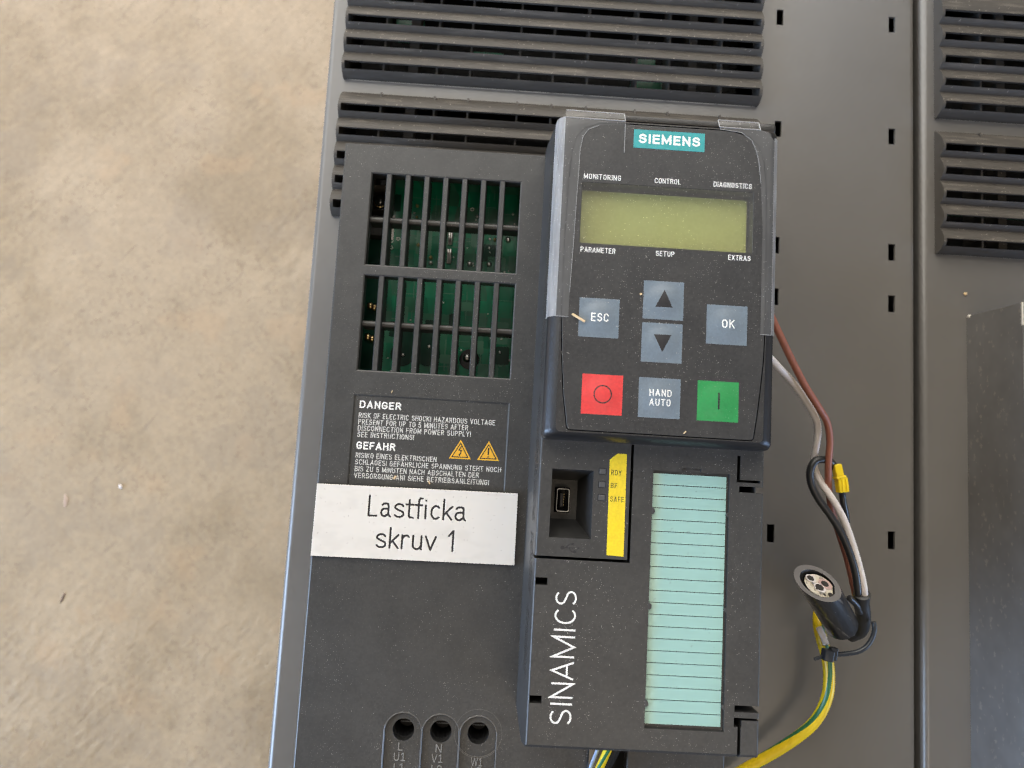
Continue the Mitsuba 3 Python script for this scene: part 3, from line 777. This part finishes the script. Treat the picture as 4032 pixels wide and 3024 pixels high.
# upright lettering, read from below
W_ = 0.60
SL_ = []
def up(pts):                       # letter space: u along the word (+y), v = height above the base line (x = 29.05 - v)
    return [(29.05 - v, u) for u, v in pts]
def S(u0, u1, H=6.75):
    c, w = (u0 + u1) / 2, (u1 - u0) / 2 - W_ / 2
    return [arc(c, H * 0.735, w * 0.92, H * 0.265 - W_ / 2, 28, 225, 16) + [(c + w * 0.2, H * 0.47)] + arc(c, H * 0.262, w, H * 0.262 - W_ / 2, 52, -155, 18)]
def Cc(u0, u1, H=6.75):
    return [arc((u0 + u1) / 2 + 0.15, H / 2, (u1 - u0) / 2 - W_ / 2 + 0.1, H / 2 - W_ / 2, 45, 315, 26)]
Hh, m_ = 6.75, W_ / 2
glyphs = S(-78.75, -74.3) + [[(-72.65, 0), (-72.65, Hh)]] + [[(-70.7, 0), (-70.7, Hh), (-66.6, 0), (-66.6, Hh)]] + [[(-65.3, 0), (-62.75, Hh), (-60.2, 0)], [(-64.5, 2.1), (-61.0, 2.1)]] + \
    [[(-58.6, 0), (-58.6, Hh), (-55.6, 0.2), (-52.6, Hh), (-52.6, 0)]] + [[(-50.5, 0), (-50.5, Hh)]] + Cc(-48.75, -43.85) + S(-43.0, -38.6)
add('control_unit__lettering', prism(shapely.union_all([sg.LineString(up(g)).buffer(W_ / 2, cap_style='flat', join_style='mitre', mitre_limit=3) for g in glyphs]), 303.96, 304.08), 'white_print',
    label='white upright lettering on the lower front')
tag('control_unit', 'dark grey control unit below the keypad, with teal label strips and upright white lettering', 'control unit')

# ---------------------------------------------------------------- operator panel (keypad)
def loop(x0, x1, y0, y1, r, z, taper=0.0):
    g = rrect(x0, y0, x1, y1, r)
    c = np.array(g.exterior.coords)[:-1]
    s = np.argmin(np.abs(np.arctan2(c[:, 1] - (y0 + y1) / 2, c[:, 0] - (x0 + x1) / 2)))
    c = np.roll(c, -s, axis=0)
    t = np.clip((y1 - c[:, 1]) / (y1 - y0), 0, 1)
    mid = (x0 + x1) / 2
    c[:, 0] = mid + (c[:, 0] - mid) * (1 - taper * t ** 3)
    return np.c_[c, np.full(len(c), z)]


rings = [loop(15.25, 86.6, 8.2, 112.2, 1.6, 304.1), loop(15.0, 86.65, 8.2, 112.2, 1.6, 309.5), loop(15.2, 86.5, 8.6, 111.9, 1.7, 311.2), loop(15.9, 86.0, 9.2, 111.4, 1.8, 312.6, 0.004),
         loop(17.2, 84.8, 9.9, 110.9, 1.6, 313.7, 0.022), loop(18.0, 83.9, 10.5, 110.5, 1.5, 314.0, 0.03)]
n_ = len(rings[0])
V = np.vstack(rings)
F = []
for k in range(len(rings) - 1):
    for j in range(n_):
        a0, b0 = k * n_ + j, k * n_ + (j + 1) % n_
        F += [(a0, b0, b0 + n_), (a0, b0 + n_, a0 + n_)]
inlay = sg.Polygon([(19.1, 47), (19.9, 33), (20.9, 21.8), (22.5, 11.3), (79.8, 11.1), (80.8, 18.5), (81.6, 26), (82.5, 36), (82.75, 44), (82.7, 70), (82.3, 92), (81.4, 100.5), (79.6, 105.5), (76.6, 108.4), (72, 109.7), (66.5, 110.1),
                    (36.5, 109.9), (28, 109.4), (23.6, 107.6), (21.3, 104.8), (20.1, 100), (19.4, 90), (19.0, 70)])
inlay = inlay.buffer(-1.0).buffer(1.0, quad_segs=5)
face = sg.Polygon(rings[-1][:, :2])
inlay = inlay.intersection(face.buffer(-0.55))
p2, f2 = tri(face.difference(inlay.buffer(0.3)))
cap = trimesh.Trimesh(np.c_[p2, np.full(len(p2), 314.0)], f2, process=False)
wall = trimesh.creation.extrude_polygon(inlay.buffer(0.3), 5.4, engine='earcut')
wall.update_faces(wall.face_normals[:, 2] < 0.5)
wall.apply_translation([0, 0, 308.6])
add('operator_panel__housing', [trimesh.Trimesh(V, F, process=False)], 'black_plastic', 50)
add('operator_panel__bezel', [cap, wall], 'black_plastic')
window = rrect(23.6, 70.1, 78.4, 89.95, 0.4)
add('operator_panel__inlay', prism(inlay.difference(window), 308.7, 314.02, 0.12), 'inlay_plastic')
d = add('operator_panel__display', prism(rrect(24.0, 71.4, 77.9, 89.0, 0.6), 308.7, 309.1), 'lcd_green', label='blank yellow green display')
add('operator_panel__display__surround', prism(rect(22, 68, 80, 92).difference(rrect(24.0, 71.4, 77.9, 89.0, 0.6)), 308.65, 309.0), 'black_print')
lz, lf = tri(window)
add('operator_panel__display__lens', trimesh.Trimesh(np.c_[lz, np.full(len(lz), 313.85)], lf, process=False), 'lens')
# top lip, clip and corner block behind the keypad
add('operator_panel__top_lip', [rounded_box(24, 112.0, 304.2, 80.0, 114.2, 311.8, 0.5), rounded_box(80.0, 111.6, 304.2, 86.4, 114.9, 311.4, 0.9), box(30, 111.4, 304.2, 80, 112.3, 309)], 'black_plastic', 40)
lg = add('operator_panel__logo', prism(rect(39.35, 102.3, 62.2, 108.45), 313.95, 314.16), 'logo_teal', label='teal logo plate')
add(lg + '__lettering', print_text('SIEMENS', 40.95, 103.9, 314.14, 3.15, 19.8, 0.22, 0.09, 0.09), 'white_print')
for s, x, y, w in (('MONITORING', 23.95, 91.05, 11.85), ('CONTROL', 46.6, 91.05, 8.3), ('DIAGNOSTICS', 65.45, 91.1, 12.35), ('PARAMETER', 24.0, 67.15, 11.0), ('SETUP', 47.75, 67.35, 5.9), ('EXTRAS', 70.75, 67.5, 7.1)):
    add('operator_panel__caption', print_text(s, x, y, 314.0, 1.7, w, 0.135, 0.18, 0.1), 'white_print')


def dome_key(x0, y0, x1, y1, h=0.6, n=12):
    g = np.linspace(0, 1, n + 1)
    X, Y = np.meshgrid(x0 + (x1 - x0) * g, y0 + (y1 - y0) * g, indexing='ij')
    uu, vv = np.meshgrid(2 * g - 1, 2 * g - 1, indexing='ij')
    r2 = np.clip((uu ** 2 + vv ** 2) / 0.95, 0, 1)
    Z = 314.10 + h * (1 - r2) ** 1.5
    v = np.c_[X.ravel(), Y.ravel(), Z.ravel()]
    i, j = np.meshgrid(np.arange(n), np.arange(n), indexing='ij')
    m = n + 1
    q = np.stack([i * m + j, (i + 1) * m + j, (i + 1) * m + j + 1, i * m + j + 1], -1).reshape(-1, 4)
    top = trimesh.Trimesh(v, np.vstack([q[:, [0, 1, 2]], q[:, [0, 2, 3]]]), process=False)
    return [top, prism(rect(x0, y0, x1, y1), 313.95, 314.095)]


def key_mark(m, x, y, h=0.6):
    """Drapes a flat print over a key's dome."""
    m = m.subdivide_to_size(0.7)
    r2 = np.clip((((m.vertices[:, 0] - x) / 6.3) ** 2 + ((m.vertices[:, 1] - y) / 6.2) ** 2) / 0.95, 0, 1)
    m.vertices[:, 2] += h * (1 - r2) ** 1.5 + 0.03
    return m


KEYS = [('escape_key', 24.45, 40.25, 37.0, 52.6, 'key_grey', ['ESC']), ('up_key', 44.35, 47.1, 57.05, 59.3, 'key_grey', 'up'), ('down_key', 44.3, 33.55, 57.0, 45.95, 'key_grey', 'down'),
        ('ok_key', 64.45, 40.4, 77.25, 52.85, 'key_grey', ['OK']), ('stop_key', 26.4, 16.35, 39.05, 28.75, 'key_red', 'O'), ('mode_key', 44.0, 16.3, 56.95, 28.7, 'key_grey', ['HAND', 'AUTO']),
        ('start_key', 62.25, 16.3, 75.1, 28.75, 'key_green', 'I')]
for nm, x0, y0, x1, y1, mat, mark in KEYS:
    p = add('operator_panel__' + nm, dome_key(x0, y0, x1, y1), mat, 35)
    cx, cy = (x0 + x1) / 2, (y0 + y1) / 2
    z = 314.10
    if mark == 'up':
        mk, mb = prism(sg.Polygon([(48.1, 50.95), (53.45, 51.0), (50.85, 56.5)]).segmentize(0.8), z, z + 0.06), 'black_print'
    elif mark == 'down':
        mk, mb = prism(sg.Polygon([(47.95, 42.25), (53.45, 42.3), (50.75, 36.8)]).segmentize(0.8), z, z + 0.06), 'black_print'
    elif mark == 'O':
        mk, mb = prism(annulus(32.85, 22.6, 2.5, 2.85), z, z + 0.06), 'black_print'
    elif mark == 'I':
        mk, mb = prism(strokes([[(68.8, 25.0), (68.78, 23.4), (68.78, 21.8), (68.8, 20.25)]], 0.5), z, z + 0.06), 'black_print'
    elif mark == ['ESC']:
        mk, mb = print_text('ESC', 28.2, 45.2, z, 2.65, 5.5, 0.145, 0.2), 'white_print'
    elif mark == ['OK']:
        mk, mb = print_text('OK', 69.15, 45.55, z, 2.7, 4.0, 0.145, 0.2), 'white_print'
    else:
        mk, mb = trimesh.util.concatenate([print_text('HAND', 47.25, 23.0, z, 2.15, 6.9, 0.15, 0.2), print_text('AUTO', 47.3, 20.05, z, 2.15, 6.6, 0.15, 0.2)]), 'white_print'
    add(p + '__marking', key_mark(mk, cx, cy), mb)
tag('operator_panel', 'black plug-on keypad panel with yellow green display, grey keys and red and green keys', 'operator panel')

# clear film still stuck round the upper part of the keypad
arch = sg.Polygon([(21.15, 40), (21.17, 53.95), (21.7, 70.9), (22.0, 85.9), (22.26, 93.5), (22.34, 100.3), (23.1, 104.9), (24.8, 107.4), (28.1, 108.9), (36.5, 109.8), (36.5, 100.4), (36.6, 100.3), (36.7, 120), (66.9, 120), (66.95, 110.3), (74, 109.6),
                   (77.4, 107.2), (79, 103.4), (79.8, 100), (80.6, 93.2), (81.4, 78.1), (81.4, 40)])
front = sg.Polygon([(17.3, 46.2), (21.3, 46.2), (50, 46.2), (50, 44.2), (84.7, 44.2), (84.7, 107.5), (82.6, 110.3), (80.2, 110.9), (17.3, 110.9)]).difference(arch)
sheets = []
for g in getattr(front, 'geoms', [front]):
    pp, ff = tri(g)
    sheets.append(trimesh.Trimesh(np.c_[pp, np.full(len(pp), 314.22)], ff, process=False))


def strip(path, lo, hi, axis):
    v, f = [], []
    ts = np.linspace(lo, hi, 24)
    for k, t in enumerate(ts):
        for j, (a_, z_) in enumerate(path):
            wob = 0.12 * meshkit.noise(np.array([t / 4.0, j * 3.1, 2.0])) if j > 1 else 0.0
            v.append((a_ - wob, t, z_ + wob) if axis == 'y' else (t, a_ + wob, z_ + wob))
    n = len(path)
    for k in range(len(ts) - 1):
        for j in range(n - 1):
            q = k * n + j
            f += [(q, q + 1, q + n + 1), (q, q + n + 1, q + n)]
    return trimesh.Trimesh(v, f, process=False)


sheets += [strip([(17.3, 314.22), (16.6, 313.75), (15.55, 312.75), (14.85, 311.3), (14.65, 307.5)], 46.2, 111.2, 'y'),
           strip([(84.7, 314.22), (85.4, 313.7), (86.35, 312.6), (86.85, 311.2), (87.0, 307.5)], 44.2, 108.6, 'y'),
           strip([(110.9, 314.22), (111.6, 313.6), (112.5, 312.8), (114.3, 312.2)], 17.3, 36.4, 'x'),
           strip([(110.9, 314.22), (111.6, 313.6), (112.5, 312.8), (114.0, 312.2)], 66.9, 80.2, 'x')]
add('protective_film', trimesh.util.concatenate(sheets), 'clear_film', 40, 'clear plastic film wrapped around the upper edges of the black keypad panel', 'film')

edge_lines = [sg.LineString([(17.2, 46.25), (21.2, 46.2)]), sg.LineString([(81.4, 44.25), (84.7, 44.2)]), sg.LineString([(36.45, 100.4), (36.45, 109.9)]), sg.LineString(list(arch.exterior.coords)[1:9]), sg.LineString(list(arch.exterior.coords)[14:20])]
add('protective_film__cut_edge', [prism(l.buffer(0.14 if k < 3 else 0.10, cap_style='flat'), 314.23, 314.30) for k, l in enumerate(edge_lines)]
    + [tube([(x0, 111.0, 314.25), (x1, 110.9, 314.25)], 0.2, 8)[0] for x0, x1 in ((17.5, 36.4), (66.9, 80.2))] + [tube([(x0, 114.3, 312.3), (x1, 114.2, 312.3)], 0.22, 8)[0] for x0, x1 in ((17.5, 36.4), (66.9, 80.2))]
    + [tube([(x0, ya, 314.2), (x0, ya + 3.2, 312.3)], 0.16, 8)[0] for x0, ya in ((36.4, 111), (66.9, 111), (80.2, 110.9))], 'film_edge', 40, kind='stuff')

# ---------------------------------------------------------------- wires on the right
def wire(key, pts, r, mat, label, sides=20, group=None):
    m, uv = tube(spline(pts), r, sides)
    return add(key, m, mat, True, label, 'wire', group, uv=uv)


wire('brown_wire', [(88, 78, 270), (98, 67.0, 269), (105.4, 55.6, 266), (112.2, 46.0, 262), (119.3, 36.6, 258), (126.5, 28.8, 254), (131.8, 23.4, 250), (134.5, 16.4, 247), (135.4, 7.3, 244), (137.2, 0.4, 240), (139.5, -5.0, 236), (142.6, -13, 232.5), (147.0, -23.9, 231), (150.0, -31.4, 230),
                    (152.0, -38.8, 230), (154.2, -47.0, 229.5), (157.5, -53, 227)], 1.35, 'brown_wire', 'reddish brown wire running down from behind the keypad panel')
wire('white_wire', [(88, 62, 267), (98, 51, 264), (107.9, 42.9, 260), (114.7, 38.4, 256), (121.9, 31.9, 252), (127.8, 25.6, 248), (130.5, 20.9, 245), (131.4, 15.0, 242), (131.6, 9.5, 239.5), (132.8, 4.8, 237.5), (134.9, -0.5, 238.5), (137.3, -4.9, 240.2), (140.45, -9.9, 241), (144.2, -16.3, 240.3), (148.0, -24.9, 239),
                    (150.9, -32.6, 238), (153.3, -40, 237), (155.0, -45.7, 235), (158.5, -54, 228)], 1.4, 'white_wire', 'off-white wire bending through the loop of the black wire')
wire('black_wire', [(143.0, 2.4, 237.5), (138.6, 7.4, 240), (133.9, 8.5, 243.2), (130.1, 7.7, 244), (128.3, 4.6, 244), (128.5, 0.9, 243), (130.0, -3.2, 242.2), (132.9, -8.0, 242), (137.6, -13.7, 241.4), (141.9, -19.6, 240.8), (145.6, -26.3, 239.8), (148.6, -33.2, 238.6), (150.6, -39.2, 237.2), (152.3, -45.4, 235), (156.2, -54, 228)],
     1.5, 'black_wire', 'black wire bent into a narrow loop under the yellow connector')
add('wire_connector__body', [rounded_box(-2.05, -4.6, -2.0, 2.05, 1.4, 2.0, 0.35).rotate((0, 0, 8)).translate((142.6, 0.3, 240)), rounded_box(-1.75, 1.2, -1.8, 1.5, 6.3, 1.8, 0.5).rotate((0, 0, 14)).translate((142.1, 0.9, 240)),
                             rounded_box(-2.2, 0.5, -2.2, 1.9, 1.5, 2.2, 0.3).rotate((0, 0, 14)).translate((142.2, 0.9, 240))], 'connector_yellow', 40)
add('wire_connector__ridge', [rounded_box(-0.9, -4.3, 1.8, -0.3, 0.8, 2.4, 0.2).rotate((0, 0, 8)).translate((142.6, 0.3, 240)), rounded_box(0.7, -4.3, 1.8, 1.2, 0.8, 2.4, 0.2).rotate((0, 0, 8)).translate((142.6, 0.3, 240))], 'connector_yellow', 40)
add('wire_connector__wire_tail', tube(spline([(143.2, -2.8, 239.2), (144.6, -5.5, 237), (145.6, -9.0, 236), (147.8, -13.5, 233.5), (149.6, -18.5, 230), (150.2, -24, 227)]), 1.3, 16)[0], 'black_wire', True)
tag('wire_connector', 'small yellow plastic wire connector beside the brown wire', 'connector')

# cut thick cable: sheath, filler and copper cores, held by a cable tie
P0, P1 = np.array([153.2, -63.7, 224.2]), np.array([125.7, -38.6, 257.4])
ax = (P1 - P0) / np.linalg.norm(P1 - P0)
up_ = np.array([0.3013, 0.4431, 0.8443])
up_ /= np.linalg.norm(up_)                     # normal of the slanting cut
CR = 6.65


def cyl(r, r_in=0, back=38.0, cap_round=False):
    n = 40
    m = m3.Manifold.cylinder(back + 14, r, r, n)
    if r_in:
        m -= m3.Manifold.cylinder(back + 20, r_in, r_in, n).translate((0, 0, back - 6))
    if cap_round:
        m += m3.Manifold.sphere(r, 32).scale((1, 1, 0.55))
    e3 = ax
    e1 = np.cross([0, 1.0, 0], e3)
    e1 /= np.linalg.norm(e1)
    e2 = np.cross(e3, e1)
    M = np.c_[e1, e2, e3, P1 - ax * back]
    return m.transform(M)


d_cut = float(up_ @ P1)
sheath = cyl(CR, 4.9, 38, True).trim_by_plane(tuple(-up_), -d_cut)
add('cut_cable__sheath', sheath, 'cable_sheath', 40)
rim = cyl(CR - 0.05, 4.95).trim_by_plane(tuple(-up_), -(d_cut + 0.06)).trim_by_plane(tuple(up_), d_cut - 0.1)
add('cut_cable__cut_rim', rim, 'cut_rubber')
add('cut_cable__filler', cyl(4.15).translate((0.35, -0.42, 0.1)).trim_by_plane(tuple(-up_), -(d_cut - 0.6)), 'cream_filler')
for k, (a_, b_, c_) in enumerate(((-0.9, -1.7, 1.2), (0.6, -3.0, 1.4), (2.1, -3.6, 1.1), (-2.2, 0.2, 0.7))):
    add('cut_cable__shield_strand', cyl(0.3).translate((a_, b_, c_)).trim_by_plane(tuple(-up_), -(d_cut - 0.2 + 0.1 * k)), 'steel' if k % 2 else 'dark_steel')
for (a_, b_, c_), r0 in zip(((-2.82, 1.96, 0.0), (3.18, 0.0, -1.1), (0.44, -1.2, 0.48), (5.0, -3.9, 0.2)), (0.95, 1.05, 1.15, 0.8)):
    off = (a_, b_, c_)
    k = add('cut_cable__core', cyl(r0).translate(off).trim_by_plane(tuple(-up_), -(d_cut - 0.15)), 'dark_steel')
    if r0 > 0.8:
        add(k + '__insulation', cyl(r0 + (0.85 if a_ > 1 else 0.5)).translate(off).trim_by_plane(tuple(-up_), -(d_cut - 0.3)), 'pink_core' if a_ > 1 else 'white_wire')
tag('cut_cable', 'thick black cable stub cut open, showing a cream filling and dark cores', 'cable')

add('cable_boot', [tube(spline([(153.8, -44.8, 235.3), (154.9, -48.5, 232.5), (157.4, -53.0, 229), (159.6, -58.0, 225), (160.4, -62.5, 221), (160.0, -66, 214)]), np.linspace(3.3, 2.6, 51), 22)[0],
                   tube(spline([(147.6, -46.4, 237.2), (151.5, -49.3, 235.2), (155.0, -53.2, 231.5)]), 1.25, 14)[0]], 'black_wire', True, 'black rubber boot where the three wires enter, behind the cut cable', 'cable')
tie = spline([(160.9, -56.5, 231), (161.2, -60.0, 231), (160.0, -63.6, 231), (157.6, -66.8, 231), (154.2, -68.8, 231), (150.0, -69.7, 231), (146.2, -70.2, 231), (142.5, -70.4, 231)])
add('cable_tie__strap', tube(tie, 0.95, 12)[0], 'tie_plastic', True)
add('cable_tie__head', rounded_box(-2.0, -2.3, -2.0, 2.0, 2.3, 2.2, 0.5).rotate((0, 0, -8)).translate((141.3, -70.4, 232)), 'tie_plastic', 40)
add('cable_tie__tail', rounded_box(-3.4, -0.65, -0.5, 0.8, 0.65, 0.5, 0.3).rotate((0, 0, 22)).translate((139.2, -71.3, 231.6)), 'tie_plastic', 40)
add('cable_tie__strap', rounded_box(-1.6, -2.6, -1.4, 1.6, 2.6, 1.4, 0.5).rotate((0, 0, -8)).translate((144.0, -70.0, 231)), 'tie_plastic', 40)
tag('cable_tie', 'black cable tie looped under the cut cable and round the earth wire', 'cable tie')
add('wire_sleeve', tube(spline([(139.8, -60.6, 227.0), (141.3, -63.6, 227.5), (142.6, -67.2, 228)]), 1.35, 16)[0], 'white_wire', True, 'short white sleeve end beside the cable tie head', 'sleeve')
wire('earth_wire', [(152, -52, 212), (145.5, -54.5, 216), (142.6, -60.0, 220.5), (143.3, -66, 222), (144.9, -71, 222), (146.2, -76, 222), (146.7, -81, 222), (146.5, -87, 222), (145.6, -92.5, 221), (143.4, -98.2, 220), (139.9, -103.3, 219), (134.5, -109, 217), (127.4, -115.0, 215), (118.4, -121.7, 213), (108, -129, 211), (96, -137, 209)],
     2.35, 'earth_insulation', 'thick green and yellow striped earth wire curving to the lower right', 24)

# wires leaving under the control unit
wire('thin_blue_wire', [(48.5, -92, 255), (47.4, -100, 251), (46.3, -106.5, 247.5), (44.9, -114, 243), (43.0, -124, 238)], 0.75, 'blue_wire', 'thin pale blue wire left of the bundle under the control unit', 12)
wire('short_earth_wire', [(52.0, -92, 258), (50.6, -100, 254), (49.3, -106.5, 250), (47.4, -114, 246), (44.6, -124, 240)], 1.55, 'earth_insulation', 'green and yellow wire coming out under the control unit', 20)
wire('grey_wire', [(56.0, -92, 254), (54.3, -100, 250), (52.9, -106.5, 246), (51.2, -114, 241), (48.6, -124, 236)], 1.3, 'black_wire', 'dark grey wire between the striped wire and the rightmost wire under the control unit', 16)
wire('right_grey_wire', [(58.4, -92, 250), (57.0, -100, 246), (55.6, -106.5, 242), (53.9, -114, 237), (51.2, -124, 232)], 1.2, 'black_wire', 'rightmost dark wire of the bundle under the control unit', 16)

# ---------------------------------------------------------------- loose wood splinters and dust
def splinter(x, y, z, l, w, ang, label):
    m = rounded_box(-l / 2, -w / 2, -w * 0.4, l / 2, w / 2, w * 0.4, w * 0.22, 6).rotate((4, -3, ang)).translate((x, y, z + w * 0.55))
    add('wood_splinter', m, 'wood', False, label, 'wood splinter')


splinter(24.3, 45.95, 314.3, 4.7, 0.75, -29, 'pale wood splinter lying across the left edge of the ESC key')
splinter(58.7, 12.35, 314.05, 1.1, 0.35, 50, 'tiny pale chip on the lower edge of the keypad panel')
splinter(43.5, 54.7, 314.05, 0.8, 0.6, 20, 'tiny yellowish crumb beside the up arrow key')
splinter(-38.5, -8.3, 238.5, 1.6, 0.8, 60, 'yellowish chip on the last line of the danger text')
splinter(-24.6, -9.6, 238.5, 1.5, 0.5, -60, 'yellowish chip right of the middle on the last line of the danger text')
splinter(-42.1, 26.2, 239.0, 1.3, 0.3, 75, 'reddish brown sliver just above the danger frame')

keep_off = shapely.union_all([plate.buffer(0.3)] + vents + holes + [opening])
verts, faces, cnt = [], [], 0


def flake(x, y, z, L, w, a_, bend):
    global cnt
    c, s = math.cos(a_), math.sin(a_)
    pts = [(-L / 2, 0), (0, bend), (L / 2, 0)]
    for k, (px, py) in enumerate(pts):
        ww = w / 2 * (1.0 if k == 1 else 0.55)
        for dy in (-ww, ww):
            verts.append((x + c * px - s * (py + dy), y + s * px + c * (py + dy), z + 0.05 + 0.05 * (k == 1)))
    for k in (0, 2):
        b = cnt + k
        faces.extend([(b, b + 2, b + 3), (b, b + 3, b + 1)])
    cnt += 6


def scatter(n, x0, y0, x1, y1, z, region=None):
    for _ in range(n):
        x, y = rng.uniform(x0, x1), rng.uniform(y0, y1)
        if region is not None and not region(x, y):
            continue
        if meshkit.fbm(np.array([x / 16, y / 16, 1.0]), 3, 5) < rng.uniform(0.30, 0.62):
            continue
        big = rng.random() < 0.12
        flake(x, y, z, rng.uniform(0.15, 0.45) * (2.2 if big else 1), rng.uniform(0.05, 0.12), rng.uniform(0, math.pi), rng.normal(0, 0.1))


shapely.prepare(keep_off)
shapely.prepare(upper)
lcd_hole = window.buffer(0.2)
scatter(1100, -69, -115, 98, 129.5, 239.0, lambda x, y: upper.contains(sg.Point(x, y)) and not plate.contains(sg.Point(x, y)) and not (15 < x < 87 and y > -94))
scatter(110, -56, -9, 5, 23, 238.45)
scatter(550, 19, 11.5, 82, 109.5, 314.12, lambda x, y: not lcd_hole.contains(sg.Point(x, y)))
scatter(90, 24, 70.5, 78, 89.5, 313.9)
scatter(650, 16.5, -84, 86, 6, 304.02, lambda x, y: not (51.4 < x < 76.3 and -79 < y < 1) and not (19 < x < 33 and -23 < y < 0) and not (x > 78 and (y > -6 or y < -70)))
add('dust', trimesh.Trimesh(verts, faces, process=False), 'dust_flake', False, 'pale sawdust flecks scattered over the plastic fronts', 'dust', kind='stuff')
